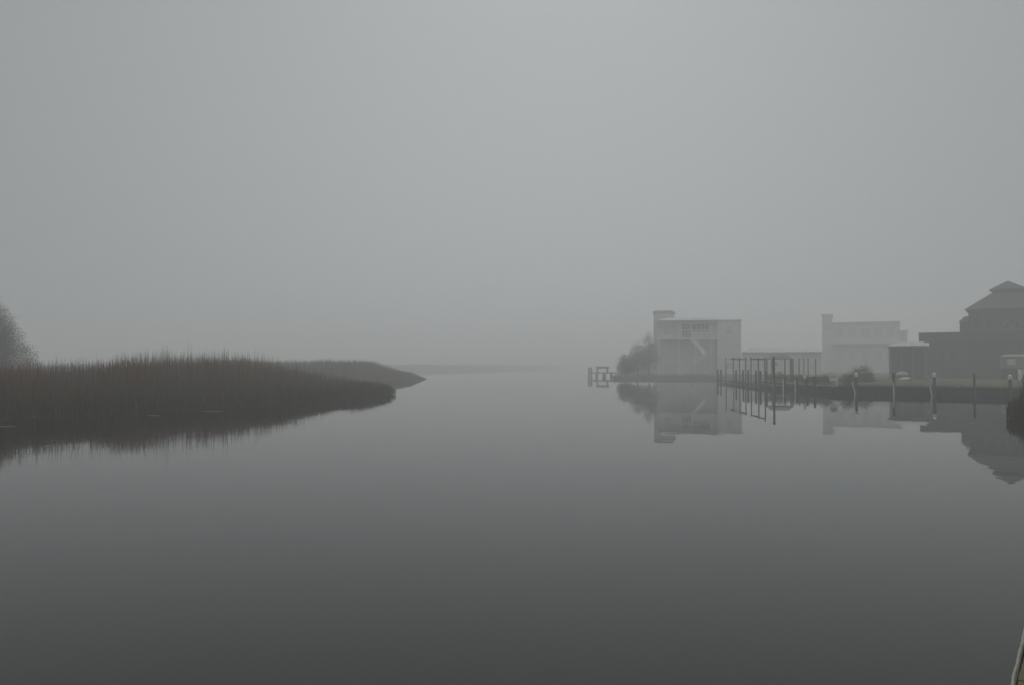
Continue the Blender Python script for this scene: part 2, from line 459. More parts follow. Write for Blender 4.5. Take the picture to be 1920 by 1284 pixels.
bed("reeds", MID_BED, MID_BED[0:6], 80000, 1.3, 3.3, 9, 0.06, "second greyer reed point behind the near bed", [.6, .25, .15], [OLIVE, GREEN, TAN],
    ([-0.24, -0.178, -0.147, -0.123, -0.112], [3.7, 3.6, 2.3, 0.9, 0.2]))
bed("reeds", FAR_BED, FAR_BED[0:6], 160000, 2.4, 3.4, 14, 0.22, "far low marsh line fading into the fog", [.5, .5], [OLIVE, TAN])
bed("reeds", NEAR_BED, NEAR_BED[0:5] + [NEAR_BED[7], NEAR_BED[0]], 40000, 1.0, 2.5, 2, 0.03, "dark green reed clump at the right edge in front of the bulkhead", [.5, .3, .2], [OLIVE, GREEN, RED],
    ([0.632, 0.645, 0.656, 0.68], [0.6, 1.7, 2.45, 2.6]))

# floating bits of straw; the longest stands in for a streak of reflected sky
for i, (px, Yd, L, a, lab) in enumerate([
        (400, 47.6, 1.2, 0.05, "long pale straw drawn as a streak of reflected sky below the near reed bed"),
        (14, 37.0, 0.9, 0.1, "pale floating straw at the left edge below the reeds"),
        (290, 44.0, 0.7, -0.1, "short pale floating straw by the shore grass left of the long pale streak"),
        (92, 28.8, 0.28, 0.3, "tiny pale straw drifting on the dark reed reflection")]):
    Yd = RM(Yd); X = wx(px, Yd)
    mb = MB((X, Yd, 0.01))
    c, sn = math.cos(a) * L / 2, math.sin(a) * L / 2
    mb.tube([(X - c, Yd - sn, 0.008), (X, Yd + 0.02, 0.014), (X + c, Yd + sn, 0.008)], [0.006, 0.012, 0.004], 6)
    mb.tube([(X - c * .3, Yd, 0.012), (X + c * .2, Yd + 0.12, 0.02)], [0.008, 0.003], 5)
    tag(mb.build("straw_and_streak", M_STRAW), lab, "straw", "straws floating by the reeds")

# ------------------------------------------------------------------ trees and shrubs
def leaf_crown(name, blobs, nleaf, size, cols, wts, parent, origin, seed, fill=0.0):
    r = np.random.default_rng(seed)
    vol = np.array([b[3] * b[4] * b[5] for b in blobs]); vol = vol / vol.sum()
    idx = r.choice(len(blobs), nleaf, p=vol)
    B = np.array(blobs)[idx]
    d = r.normal(size=(nleaf, 3)); d /= np.linalg.norm(d, axis=1)[:, None]
    rad = r.random(nleaf) ** (1 / 2.2)
    # twig clumps: leaves pulled toward clump centres
    P = B[:, :3] + d * rad[:, None] * B[:, 3:6] * r.uniform(0.85, 1.12, (nleaf, 1))
    cl = P[r.integers(0, nleaf, max(8, nleaf // 26))]
    near = cl[r.integers(0, len(cl), nleaf)]
    sel = r.random(nleaf) < 0.6
    P[sel] = near[sel] + r.normal(size=(sel.sum(), 3)) * size * 1.9
    P[:, 2] = np.maximum(P[:, 2], origin[2] + 0.02)
    a = r.normal(size=(nleaf, 3)); a /= np.linalg.norm(a, axis=1)[:, None]
    b = np.cross(a, r.normal(size=(nleaf, 3))); b /= np.linalg.norm(b, axis=1)[:, None]
    L = size * r.uniform(0.5, 1.4, (nleaf, 1)); Wd = L * r.uniform(0.3, 0.6, (nleaf, 1))
    O = np.array(origin)
    V = np.stack([P - a * L / 2, P + b * Wd / 2, P + a * L / 2, P - b * Wd / 2], 1) - O
    me = bpy.data.meshes.new(name)
    me.from_pydata(V.reshape(-1, 3).tolist(), [], (np.arange(nleaf)[:, None] * 4 + np.arange(4)).tolist())
    at = me.color_attributes.new("tint", 'FLOAT_COLOR', 'POINT')
    ci = np.array(cols)[r.choice(len(cols), nleaf, p=wts)] * r.uniform(0.6, 1.4, (nleaf, 1))
    C = np.ones((nleaf, 4, 4), np.float32); C[:, :, :3] = ci[:, None, :]
    at.data.foreach_set("color", C.ravel())
    me.materials.append(M_LEAF)
    o = bpy.data.objects.new(name, me); COL.objects.link(o)
    o.parent = parent
    return o

def tree(name, base, label, cat, blobs, nleaf, leaf, trunk_r, seed, cols, wts, group=None):
    t = empty(name, base, label, cat, group)
    r = random.Random(seed)
    mb = MB(base)
    bz = Vector(base)
    for i, b in enumerate(blobs):
        tip = Vector(b[:3]) + Vector((r.uniform(-.3, .3) * b[3], r.uniform(-.3, .3) * b[4], 0.55 * b[5]))
        mid = bz.lerp(tip, 0.45) + Vector((r.uniform(-.3, .3), r.uniform(-.3, .3), 0.15))
        rr = trunk_r * (1 if i == 0 else 0.55)
        mb.tube([bz - Vector((0, 0, 0.15)), bz.lerp(mid, 0.5), mid, tip], [rr, rr * .8, rr * .55, rr * .15], 7)
        for k in range(7):     # side limbs
            f = r.uniform(0.3, 0.95); st = mid.lerp(tip, f)
            d = Vector((r.uniform(-1, 1) * b[3], r.uniform(-1, 1) * b[4], r.uniform(0.0, .8) * b[5])) * 0.9
            mb.tube([st, st + d * .5 + Vector((0, 0, .1)), st + d], [rr * .3, rr * .18, rr * .05], 5)
    mb.build("trunk" if trunk_r > 0.06 else "stems", M_BARK, t, smooth=True)
    leaf_crown("crown" if trunk_r > 0.06 else "foliage", blobs, nleaf, leaf, cols, wts, t, base, seed)
    return t

DK = (0.028, 0.028, 0.023); DG = (0.05, 0.058, 0.034); BR = (0.075, 0.06, 0.045); GY = (0.09, 0.088, 0.08); OL = (0.08, 0.08, 0.042)

Yt = RM(84.0)
tree("marsh_tree", (wx(-45, Yt), Yt, 0.05), "dense dark tree cut off by the left edge behind the reeds", "tree",
     [(wx(-45, Yt), Yt, 6.0, 3.7, 3.4, 4.6), (wx(-8, Yt), Yt - .5, 5.0, 2.4, 2.4, 4.1), (wx(18, Yt), Yt - .5, 3.9, 1.9, 2.2, 3.5), (wx(-90, Yt), Yt, 5.4, 3.2, 3, 4.2)],
     120000, 0.12, 0.22, 3, [DK, BR, DG], [.75, .1, .15])
Yt = RM(82.0)
tree("feathery_shrub", (wx(52, Yt), Yt, 0.05), "sparse feathery shrub just right of the dark tree behind the reeds", "shrub",
     [(wx(44, Yt), Yt, 3.0, 1.05, 1.2, 2.5), (wx(58, Yt), Yt, 2.4, 1.0, 1.1, 1.9), (wx(70, Yt), Yt, 2.0, 0.6, .8, 1.3)],
     4200, 0.12, 0.055, 5, [GY, BR, OL], [.5, .3, .2])

# vegetation left of the first house
for i, (px, Yd, top, rpx, lab) in enumerate([
        (1217, 129, 622, 15, "tallest bushy tree against the left side of the balcony house"),
        (1196, 127.5, 640, 17, "middle bush stepping down left of the balcony house"),
        (1173, 126.5, 663, 14, "lowest bush near the small far pier")]):
    Yd = RM(Yd); X = wx(px, Yd); zt = wz(top, Yd); rr = rpx / F * Yd
    tree("bushy_tree", (X, Yd, LZ), lab, "bush",
         [(X, Yd, (zt + LZ) * .52, rr, rr, (zt - LZ) * .48), (X + rr * .4, Yd + .5, (zt + LZ) * .42, rr, rr, (zt - LZ) * .36), (X - rr * .5, Yd, (zt + LZ) * .38, rr * .8, rr, (zt - LZ) * .32)],
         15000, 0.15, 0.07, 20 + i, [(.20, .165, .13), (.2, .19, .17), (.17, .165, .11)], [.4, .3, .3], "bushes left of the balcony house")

# rounded dark bush on the lawn
Yd = RM(88.0); X = wx(1615, Yd)
tree("round_bush", (X, Yd, LZ), "dark rounded bush on the lawn behind the white capped piling", "bush",
     [(X, Yd, 1.35, 1.35, 1.3, 1.3), (X - .9, Yd, 1.0, .9, .9, .8), (X + .9, Yd, 1.05, .8, .9, .85)],
     5200, 0.13, 0.05, 31, [DK, DG, DK], [.4, .3, .3])

# olive shrubs along the side bulkhead
for i, (px, Yd, hgt, wd, lab) in enumerate([
        (1442, 86.5, 1.0, .8, "olive shrub nearest the tall black pole on the side bulkhead"),
        (1459, 85.5, 1.25, .9, "tallest olive shrub between the first two white stakes"),
        (1480, 83.5, 1.0, .9, "olive shrub between the second and third white stakes"),
        (1500, 81.5, 1.05, .9, "olive shrub behind the post with the white marker"),
        (1519, 79.5, .95, .8, "olive shrub between the marker post and the thin dark post"),
        (1540, 78.0, 1.1, .9, "olive shrub just left of the white sign"),
        (1583, 76.5, 1.15, .85, "olive shrub just right of the white sign")]):
    Yd = RM(Yd); X = wx(px, Yd) + .3
    tree("olive_shrub", (X, Yd, LZ), lab, "shrub",
         [(X, Yd, LZ + hgt * .5, wd, .8, hgt * .52), (X + wd * .5, Yd + .3, LZ + hgt * .4, wd * .7, .7, hgt * .42)],
         1500, 0.1, 0.025, 40 + i, [tuple(OLIVE), tuple(GREEN), (0.1, 0.088, 0.06)], [.5, .3, .2], "olive shrubs along the side bulkhead")

# grass fringe over the bulkhead edge
fx, fy = [], []
edge = RP([(28.9, 91.5), (30.3, 72.9), (34.8, 71.2), (41.9, 67.2), (62, 58.4)])
for (ax, ay), (bx, by) in zip(edge[1:-1], edge[2:]):
    L = math.hypot(bx - ax, by - ay); n = int(L * 130)
    t = rng.random(n); dd = rng.exponential(0.5, n) + .1
    nx, ny = -(by - ay) / L, (bx - ax) / L
    if nx < 0 and ax < 30: nx, ny = -nx, -ny
    if ny < 0: nx, ny = -nx, -ny
    if ax < 30: nx, ny = abs((by - ay) / L), abs((bx - ax) / L)
    fx.append(ax + (bx - ax) * t + nx * dd); fy.append(ay + (by - ay) * t + ny * dd)
fx = np.concatenate(fx); fy = np.concatenate(fy); n = len(fx)
o = blades("grass", fx, fy, np.full(n, LZ - .02), rng.uniform(.08, .3, n), rng.uniform(.015, .03, n), np.abs(rng.normal(.3, .25, n)),
           colours(n, [.6, .4], [GREEN, OLIVE]), colours(n, [.5, .3, .2], [OLIVE, GREEN, TAN]))
tag(o, "uneven grass tufts along the top of the bulkhead", "grass", kind="stuff")

# ------------------------------------------------------------------ bulkheads
def wall_run(mb, pts, th, z0, z1, off=0.0):
    for (ax, ay), (bx, by) in zip(pts[:-1], pts[1:]):
        L = math.hypot(bx - ax, by - ay); tx, ty = (bx - ax) / L, (by - ay) / L
        nx, ny = ty, -tx
        p = [(ax + nx * off, ay + ny * off), (bx + nx * off, by + ny * off), (bx + nx * (off + th), by + ny * (off + th)), (ax + nx * (off + th), ay + ny * (off + th))]
        mb.add([(q[0], q[1], z0) for q in p] + [(q[0], q[1], z1) for q in p],
               [(3, 2, 1, 0), (4, 5, 6, 7), (0, 1, 5, 4), (1, 2, 6, 5), (2, 3, 7, 6), (3, 0, 4, 7)])
    return mb

def bulkhead(pts, label, capm, ztop, fm=None, cap_pts=None, rib=2.4):
    pts = RP(pts)
    root = empty("bulkhead", (pts[0][0], pts[0][1], 0), label, "bulkhead", "timber bulkheads of the right bank")
    o0 = (pts[0][0], pts[0][1], 0)
    wall_run(MB(o0), pts, 0.10, -1.0, ztop, 0.005).build("face_boards", fm or M_BULK, root)
    wl = MB(o0); wall_run(wl, pts, 0.12, ztop - 0.30, ztop - 0.12, 0.108); wl.build("wale", fm or M_WETWOOD, root)
    wall_run(MB(o0), cap_pts or pts, 0.34, ztop + 0.003, ztop + 0.065, -0.10).build("cap_board", capm, root)
    for (ax, ay), (bx, by) in zip(pts[:-1], pts[1:]):
        L = math.hypot(bx - ax, by - ay); nx, ny = (by - ay) / L, -(bx - ax) / L
        for k in range(int(L / rib)):
            t = (k + .5) * rib / L; X = ax + (bx - ax) * t + nx * .3; Y = ay + (by - ay) * t + ny * .3
            MB(o0).tube([(X, Y, -1), (X, Y, ztop - .06)], .07, 7).build("brace_post", fm or M_WETWOOD, root)
    return root

bulkhead([(30, 72.3), (34.7, 70.9), (41.8, 66.9), (62, 58)], "long dark timber bulkhead along the front of the lawn", M_WETWOOD, 0.60)
bulkhead([(28.6, 92), (30, 72.31)], "side bulkhead with a pale cap board receding to the dock", M_CAPWOOD, 0.61)
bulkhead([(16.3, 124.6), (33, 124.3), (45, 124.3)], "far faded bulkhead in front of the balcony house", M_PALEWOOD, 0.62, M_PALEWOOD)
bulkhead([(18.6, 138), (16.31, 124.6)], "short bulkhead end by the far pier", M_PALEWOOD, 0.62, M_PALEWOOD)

# ------------------------------------------------------------------ pilings, poles, stakes
def piling(px, Yd, top_py, rad, label, group, cap=False, m=M_WOOD, name="piling", lean=(0, 0), base=-1.1, X=None, remap=True):
    if remap: Yd = RM(Yd)
    X = wx(px, Yd) if X is None else X
    zt = wz(top_py, Yd)
    root = empty(name, (X, Yd, 0), label, "piling", group)
    r = random.Random(int(px * 7 + Yd))
    pts = []; rads = []
    n = 7
    for i in range(n):
        f = i / (n - 1); z = base + (zt - base) * f
        pts.append((X + lean[0] * f + r.uniform(-.008, .008), Yd + lean[1] * f + r.uniform(-.008, .008), z)); rads.append(rad * (1.08 - .14 * f) * r.uniform(.96, 1.04))
    MB((X, Yd, 0)).tube(pts, rads, 10).build("post", m, root, smooth=False)
    if cap:
        cx, cy = X + lean[0], Yd + lean[1]
        h = rad * 2.4
        MB((X, Yd, 0)).tube([(cx, cy, zt - h), (cx, cy, zt + .01), (cx, cy, zt + .05), (cx, cy, zt + .09)], [rad * 1.18, rad * 1.16, rad * .9, rad * .15], 12).build("cap", M_WHITE, root)
    return root

G1 = "mooring pilings along the front bulkhead"
piling(1605, 70.6, 700, .12, "white capped piling between the white sign and the round bush", G1, True)
piling(1675, 70.0, 698, .13, "bare dark piling with an upright white stake against it", G1)
piling(1751, 68.0, 700, .13, "white capped piling right of the leaning bluish pole", G1, True)
piling(1826, 66.8, 700, .10, "thin bare piling in front of the dark house", G1)
piling(1893, 64.6, 704, .12, "white capped piling beside the right reed clump", G1, True)

def stake(px0, py0, px1, py1, Yd, rad, label, m):
    Yd = RM(Yd)
    a = Vector((wx(px1, Yd), Yd, wz(py1, Yd))); b = Vector((wx(px0, Yd), Yd, wz(py0, Yd)))
    if a.z > -0.2: a = a + (a - b) * ((a.z + 0.4) / (b.z - a.z))
    a = Vector(a); mid = a.lerp(b, .5) + Vector((.03, 0, 0))
    mb = MB((a.x, a.y, a.z)).tube([a, mid, b], [rad, rad, rad * .95], 10)
    tag(mb.build("mooring_stake", m, smooth=False), label, "stake", "plastic mooring stakes")

stake(1597, 715, 1602, 738, 69.9, .055, "leaning white stake left of the white capped piling by the bush", M_PVC)
stake(1674, 715, 1674.5, 738, 69.75, .055, "upright white stake against the bare dark piling", M_PVC)
stake(1739, 707, 1745.5, 739, 67.8, .07, "leaning bluish pole left of a white capped piling", M_BLUEPVC)
stake(1449, 708, 1449.5, 731, 79.6, .065, "upright white stake beside the tall black pole", M_PVC)
stake(1467.5, 709, 1467.5, 731, 78.5, .065, "second upright white stake right of the tall black pole", M_PVC)
stake(1490, 711, 1490, 733, 76.8, .06, "third white stake, nearest the marker post", M_PVC)

G2 = "short posts beside the white stakes"
piling(1471.5, 78.8, 706, .10, "short dark post behind the second white stake", G2, m=M_WETWOOD)
piling(1494, 77.1, 710, .09, "short dark post behind the third white stake", G2, m=M_WETWOOD)
p = piling(1512, 75.6, 707, .10, "dark post with a white marker on its top left side", G2, m=M_WETWOOD)
Ym = RM(75.6)
MB((wx(1512, Ym), Ym, 0)).box(wx(1505, Ym), wx(1509.6, Ym), Ym - .18, Ym - .12, wz(709, Ym), wz(702, Ym)).build("marker_plate", M_WHITE, p)
piling(1527, 74.2, 706, .10, "thin dark post between the marker post and the white sign", G2, m=M_WETWOOD)

# tall boat-slip poles
G3 = "tall poles of the boat slip beside the dock"
tall = [(1361, 100, "farthest tall pole at the left end of the boat slip row"), (1375, 96, "second tall pole from the far end of the slip row"),
        (1386.5, 93.2, "third tall pole from the far end of the slip row"), (1398, 90.6, "fourth tall pole from the far end, under the first beam's near end"),
        (1408, 88.2, "fifth tall pole, just after the gap between the beams"), (1422, 85, "sixth tall pole in the middle of the second beam"),
        (1434, 82.5, "seventh tall pole at the near end of the second beam")]
for px, Yd, lab in tall:
    piling(px, Yd, 669.5, .08, lab, G3, m=M_MIDWOOD, name="slip_pole")
p = piling(1452, 79, 671, .115, "tallest nearest black pole with a knobbed top beside a white stake", G3, m=M_WETWOOD, name="slip_pole", lean=(-.08, 0))
Ym = RM(79); X = wx(1452, Ym)
MB((X, Ym, 0)).tube([(X - .08, Ym, wz(673, Ym)), (X - .08, Ym, wz(669, Ym)), (X - .08, Ym, wz(668, Ym))], [.15, .16, .06], 10).build("knob", M_WETWOOD, p)

def beam(a, b, lab):
    a = (a[0], RM(a[1])); b = (b[0], RM(b[1]))
    A = (wx(a[0], a[1]), a[1] , wz(673.3, a[1])); B = (wx(b[0], b[1]), b[1], wz(673.3, b[1]))
    A = (A[0] - .13, A[1], A[2]); B = (B[0] - .13, B[1], B[2])
    mb = MB(A).bar(A, B, .09, .16)
    tag(mb.build("slip_beam", M_WETWOOD), lab, "beam", "beams bolted to the slip poles")
beam((1371, 97.2), (1401.5, 89.8), "horizontal beam joining the far tall slip poles")
beam((1411, 87.4), (1436, 82.0), "horizontal beam joining the near tall slip poles")

# second row of poles across the slip
G4 = "poles standing behind the slip shelter"
for px, rad, lab in [(1485.5, .22, "thickest pole just right of the slip shelter"), (1498, .11, "thin pole right of the thick pole"), (1507, .10, "thin pole standing above the white marker post"),
                     (1515, .10, "thin pole between the marker post and the rightmost pole"), (1529, .11, "rightmost pole of the row behind the shelter")]:
    piling(px, 107, 671.5, rad, lab, G4, m=M_MIDWOOD, name="slip_pole")

# dock beside the slip
(dax, day), (dbx, dby), (dcx, dcy), (ddx, ddy) = RP([(27.95, 106), (29.2, 106), (28.5, 80), (27.15, 80)])
root = empty("slip_dock", (dax, (day + dcy) / 2, 0), "long low dark dock running back along the tall slip poles", "dock")
o0 = tuple(root.location)
dk = MB(o0)
dk.add([(dax, day, .36), (dbx, dby, .36), (dcx, dcy, .36), (ddx, ddy, .36), (dax, day, .47), (dbx, dby, .47), (dcx, dcy, .47), (ddx, ddy, .47)],
       [(3, 2, 1, 0), (4, 5, 6, 7), (0, 1, 5, 4), (1, 2, 6, 5), (2, 3, 7, 6), (3, 0, 4, 7)])
dk.build("deck", board_mat("slip_deck_boards", (0.06, 0.056, 0.05), (0.03, 0.028, 0.026), axis='Y', pitch=.15), root)
q0, q1 = RP([(29.15, 106), (28.6, 92.4)])
MB(o0).bar((dax - .02, day, .23), (ddx - .02, ddy, .23), .07, .24).build("stringer", M_WETWOOD, root)
MB(o0).bar((q0[0], q0[1], .23), (q1[0], q1[1], .23), .07, .24).build("stringer", M_WETWOOD, root)
MB(o0).bar((dax - .05, day + .04, .23), (dbx, dby + .04, .23), .06, .24).build("end_board", M_WETWOOD, root)
for k in range(6):
    Yk = 93.5 + k * 2.4; f = (Yk - 80) / 26
    (xk, yk), = RP([(29.0 - .45 * (1 - f), Yk)])
    MB(o0).tube([(xk, yk, -1.1), (xk, yk, .34)], .1, 8).build("support_post", M_WETWOOD, root)
G5 = "short pilings along the slip dock"
for px, Yd, top, lab in [(1345.5, 106, 692, "leftmost corner piling at the far end of the slip dock"), (1351.5, 104.3, 692.5, "second corner piling at the far end of the slip dock"),
                         (1380, 96.2, 693, "short dock piling between the second and third tall poles"), (1393, 93, 693, "short dock piling between the third and fourth tall poles"),
                         (1402.5, 91, 693, "short dock piling below the near end of the first beam"), (1417, 87.8, 694, "short dock piling between the fifth and sixth tall poles"),
                         (1425.5, 86, 695, "short dock piling right after the sixth tall pole"), (1436.5, 83.7, 695, "nearest short dock piling below the second beam's end")]:
    piling(px, Yd, top, .12, lab, G5, m=M_WETWOOD)

# slip shelter with hip roof
Yd = RM(105.0); x0, x1 = wx(1440, Yd), wx(1481, Yd)
root = empty("slip_shelter", ((x0 + x1) / 2, Yd, 0), "small hip roofed shelter on posts over the slip", "shelter")
o0 = tuple(root.location)
MB(o0).frustum(x0, x1, Yd - 1.4, Yd + 1.4, wz(671.5, Yd), x0 + .5, x1 - .6, Yd - .6, Yd + .6, wz(664.5, Yd)).build("roof", M_GREYROOF, root)
MB(o0).box(x0 + .05, x1 - .05, Yd - 1.35, Yd + 1.35, wz(671.5, Yd) - .12, wz(671.5, Yd) - .003).build("eave_beam", M_WOOD, root)
for xx in (x0 + .2, x1 - .35):
    for yy in (Yd - 1.2, Yd + 1.2):
        MB(o0).tube([(xx, yy, -1.1), (xx, yy, wz(671.5, Yd) - .13)], .11, 8).build("post", M_WOOD, root)
MB(o0).bar((x0 + .25, Yd - 1.2, wz(675, Yd)), (x0 + 1.0, Yd - 1.2, wz(683, Yd)), .08, .1).build("brace", M_WOOD, root)

# ------------------------------------------------------------------ white sign
Yd = RM(73.6)
X = wx(1562, Yd); hw = 7.2 / F * Yd; zb, zt = wz(714, Yd), wz(699.5, Yd)
root = empty("notice_sign", (wx(1569.3, Yd), Yd, LZ), "white notice sign with blue lettering on a thin post at the bulkhead", "sign")
o0 = tuple(root.location)
MB(o0).box(wx(1569.3, Yd) - .035, wx(1569.3, Yd) + .035, Yd + .0, Yd + .07, -.3, zt + .04).build("post", M_WHITE, root)
bd = MB(o0); tl = .05
bd.add([(X - hw, Yd - .03, zb + tl), (X + hw, Yd - .03, zb), (X + hw, Yd - .03, zt - tl * .3), (X - hw, Yd - .03, zt),
        (X - hw, Yd - .005, zb + tl), (X + hw, Yd - .005, zb), (X + hw, Yd - .005, zt - tl * .3), (X - hw, Yd - .005, zt)],
       [(0, 1, 2, 3), (7, 6, 5, 4), (0, 4, 5, 1), (1, 5, 6, 2), (2, 6, 7, 3), (3, 7, 4, 0)])
bd.build("panel", M_WHITE, root)
lt = MB(o0)
r = random.Random(4)
def letters(zc, h, wfrac, n):
    for k in range(n):
        f0 = -wfrac + 2 * wfrac * k / n; f1 = f0 + 2 * wfrac / n * .82
        if r.random() < .12: continue
        lt.box(X + hw * f0, X + hw * f1, Yd - .036, Yd - .033, zc - h / 2 * r.uniform(.8, 1.05), zc + h / 2 * r.uniform(.8, 1.05))
hh = zt - zb
letters(zt - hh * .16, hh * .07, .5, 8); letters(zt - hh * .42, hh * .15, .75, 7); letters(zt - hh * .68, hh * .06, .55, 9)
lt.build("lettering", M_BLUE, root)

# ------------------------------------------------------------------ boats on the lawn
def hull(name, a, b, beamw, h, label, m, cat="boat"):
    a = Vector(a); b = Vector(b); d = b - a; L = d.length; d.normalize(); sdv = d.cross(Vector((0, 0, 1))).normalized()
    n = 13; ns = 9; vs = []; fs = []
    for i in range(n):
        t = i / (n - 1); wv = math.sin(math.pi * min(max(t, .0), 1)) ** .6; c = a.lerp(b, t)
        sheer = .18 * (2 * t - 1) ** 2 * h
        for k in range(ns):
            an = math.pi * k / (ns - 1)
            vs.append(c + sdv * (-math.cos(an)) * beamw / 2 * wv + Vector((0, 0, math.sin(an) * h * (.35 + .65 * wv) - sheer * 0)))
    for i in range(n - 1):
        for k in range(ns - 1):
            fs.append((i * ns + k, i * ns + k + 1, (i + 1) * ns + k + 1, (i + 1) * ns + k))
    root = empty(name, tuple(a.lerp(b, .5)), label, cat)
    o0 = tuple(root.location)
    ob = MB(o0).add(vs, fs).build("hull", m, root, smooth=True)
    sm = ob.modifiers.new("thick", 'SOLIDIFY'); sm.thickness = .025
    MB(o0).tube([a.lerp(b, t) + Vector((0, 0, h * (.35 + .65 * math.sin(math.pi * t) ** .6) + .01)) for t in (.03, .2, .5, .8, .97)], .025, 6).build("keel", M_TRIM, root)
    return root
Yd = RM(93.0)
hull("canoe", (wx(1679, Yd), Yd - 1, LZ + .08), (wx(1711, Yd), Yd + .8, LZ + .22), .75, .30, "pale overturned canoe on the lawn right of the bare piling", M_HULL)
for k, px in enumerate((1687, 1703)):
    MBx = wx(px, Yd)
    tag(MB((MBx, Yd, LZ)).box(MBx - .06, MBx + .06, Yd - .8, Yd + .8, LZ - .02, LZ + .09 + .06 * k).build("wood_block", M_WOOD), ("left" if k == 0 else "right") + " timber block under the overturned canoe", "block", "blocks under the canoe")
Yd = RM(99.0)
hull("rowing_boat", (wx(1680, Yd), Yd, LZ + .55), (wx(1706, Yd), Yd + .6, LZ + .6), 1.15, .55, "pale overturned rowing boat on trestles behind the canoe", mat("greenish_hull_paint", (0.3, 0.33, 0.32), (0.24, 0.27, 0.26), rough=.5))
for k, px in enumerate((1686, 1700)):
    xx = wx(px, Yd); t = empty("trestle", (xx, Yd + .3, LZ), ("left" if k == 0 else "right") + " trestle under the overturned rowing boat", "trestle", "trestles under the rowing boat")
    mb = MB((xx, Yd + .3, LZ)); mb.bar((xx, Yd - .5, LZ + .52), (xx, Yd + 1.1, LZ + .52), .08, .1); mb.build("top_rail", M_WOOD, t)
    for sy in (-.4, 1.0):
        for sx in (-.2, .2):
            MB((xx, Yd + .3, LZ)).bar((xx + sx, Yd + sy, LZ - .03), (xx, Yd + sy, LZ + .5), .06, .06).build("leg", M_WOOD, t)

# ------------------------------------------------------------------ houses
def window(root, o0, x0, x1, y, z0, z1, trim, bars=1, name="window", glass=None):
    """window on a wall facing -Y at depth y"""
    f = MB(o0); tw = .09
    f.box(x0 - tw, x0, y - .05, y - .004, z0 - tw, z1 + tw); f.box(x1, x1 + tw, y - .05, y - .004, z0 - tw, z1 + tw)
    f.box(x0, x1, y - .05, y - .004, z1, z1 + tw); f.box(x0, x1, y - .06, y - .004, z0 - tw, z0)
    for k in range(bars):
        xm = x0 + (x1 - x0) * (k + 1) / (bars + 1); f.box(xm - .03, xm + .03, y - .042, y - .024, z0, z1)
    fo = f.build(name, trim, root)
    MB(o0).box(x0, x1, y - .022, y - .004, z0, z1).build("pane", glass or M_HAZEGLASS, fo)
    return fo

# each house is built in its own frame, its front turned to the creek mouth
FR = {}
def house(name, Y0, pxc, label, cat):
    th = math.atan((pxc - 960.0) / F); YW = RM(Y0)
    FR.update(th=th, YW=YW, D=YW / math.cos(th))
    root = empty(name, (wx(pxc, YW), YW, LZ), label, cat, rz=-th)
    return root, (0.0, 0.0, LZ)
g = lambda px: FR['D'] * math.tan(math.atan((px - 960.0) / F) - FR['th'])
h = lambda py, v=0.0: wz(py, FR['YW'] + v * math.cos(FR['th']))
Yd = 0.0

# -- balcony house (A)
root, o0 = house("balcony_house", 139.0, 1310, "pale two storey house with a wide balcony and outside stairs fading in fog", "house")
zd, ze = h(634), h(600.5)
wl = MB(o0)
wl.box(g(1238), g(1345), Yd + 2.2, Yd + 11, zd - .05, ze)
wl.box(g(1345) + .003, g(1390), Yd + .2, Yd + 11, LZ - .2, ze)
wl.build("wall", M_SIDING, root)
MB(o0).box(g(1240), g(1344), Yd + 3.0, Yd + 10.8, LZ - .2, zd - .3).build("ground_floor_wall", M_UNDER, root)
MB(o0).box(g(1223), g(1262), Yd + 6, Yd + 13, LZ - .2, h(585, 6)).build("rear_tower", M_SIDING2, root)
MB(o0).frustum(g(1221), g(1264), Yd + 5.8, Yd + 13.2, h(585, 6) + .003, g(1224), g(1258), Yd + 6.2, Yd + 12.6, h(581.5, 6)).build("tower_roof", M_GREYROOF, root)
MB(o0).frustum(g(1231), g(1347), Yd - .6, Yd + 11.4, ze + .003, g(1250), g(1340), Yd + 4, Yd + 8, h(595, 4)).build("roof", M_METALROOF, root)
MB(o0).frustum(g(1347) + .003, g(1393), Yd - .1, Yd + 11.4, ze - .07, g(1347) + .003, g(1388), Yd + 4, Yd + 8, h(597)).build("side_roof", M_METALROOF, root)
MB(o0).box(g(1229), g(1344.8), Yd, Yd + 2.19, zd - .25, zd).build("balcony_floor", M_TRIM, root)
for px in (1235, 1273, 1303, 1334):
    MB(o0).box(g(px) - .12, g(px) + .12, Yd + .05, Yd + .29, LZ - .1, zd - .253).build("support_post", M_TRIM, root)
for px in (1235, 1273, 1334):
    MB(o0).box(g(px) - .11, g(px) + .11, Yd + .05, Yd + .27, zd, ze - .2).build("balcony_post", M_TRIM, root)
MB(o0).box(g(1231), g(1344), Yd - .1, Yd + .2, ze - .28, ze - .002).build("eave_fascia", M_SIDING, root)
rl = MB(o0)
rl.box(g(1230), g(1344), Yd + .08, Yd + .2, h(619), h(618)); rl.box(g(1230), g(1344), Yd + .1, Yd + .18, zd + .12, zd + .2)
for k in range(64):
    xx = g(1230) + (g(1344) - g(1230)) * (k + .5) / 64; rl.box(xx - .02, xx + .02, Yd + .12, Yd + .16, zd + .2, h(619))
rl.build("railing", M_TRIM, root)
window(root, o0, g(1244), g(1256), Yd + 2.2, zd + .9, zd + 2.4, M_TRIM)
window(root, o0, g(1279), g(1295), Yd + 2.2, zd + .15, zd + 3.3, M_TRIM, 2, "glass_door", glass=M_GLASS)
window(root, o0, g(1298), g(1330), Yd + 2.2, zd + 1.6, zd + 3.4, M_TRIM, 3, glass=M_GLASS)
window(root, o0, g(1362), g(1372), Yd + .2, zd + .8, zd + 2.5, M_TRIM)
window(root, o0, g(1360), g(1374), Yd + .2, LZ + 1.2, LZ + 2.6, M_TRIM)
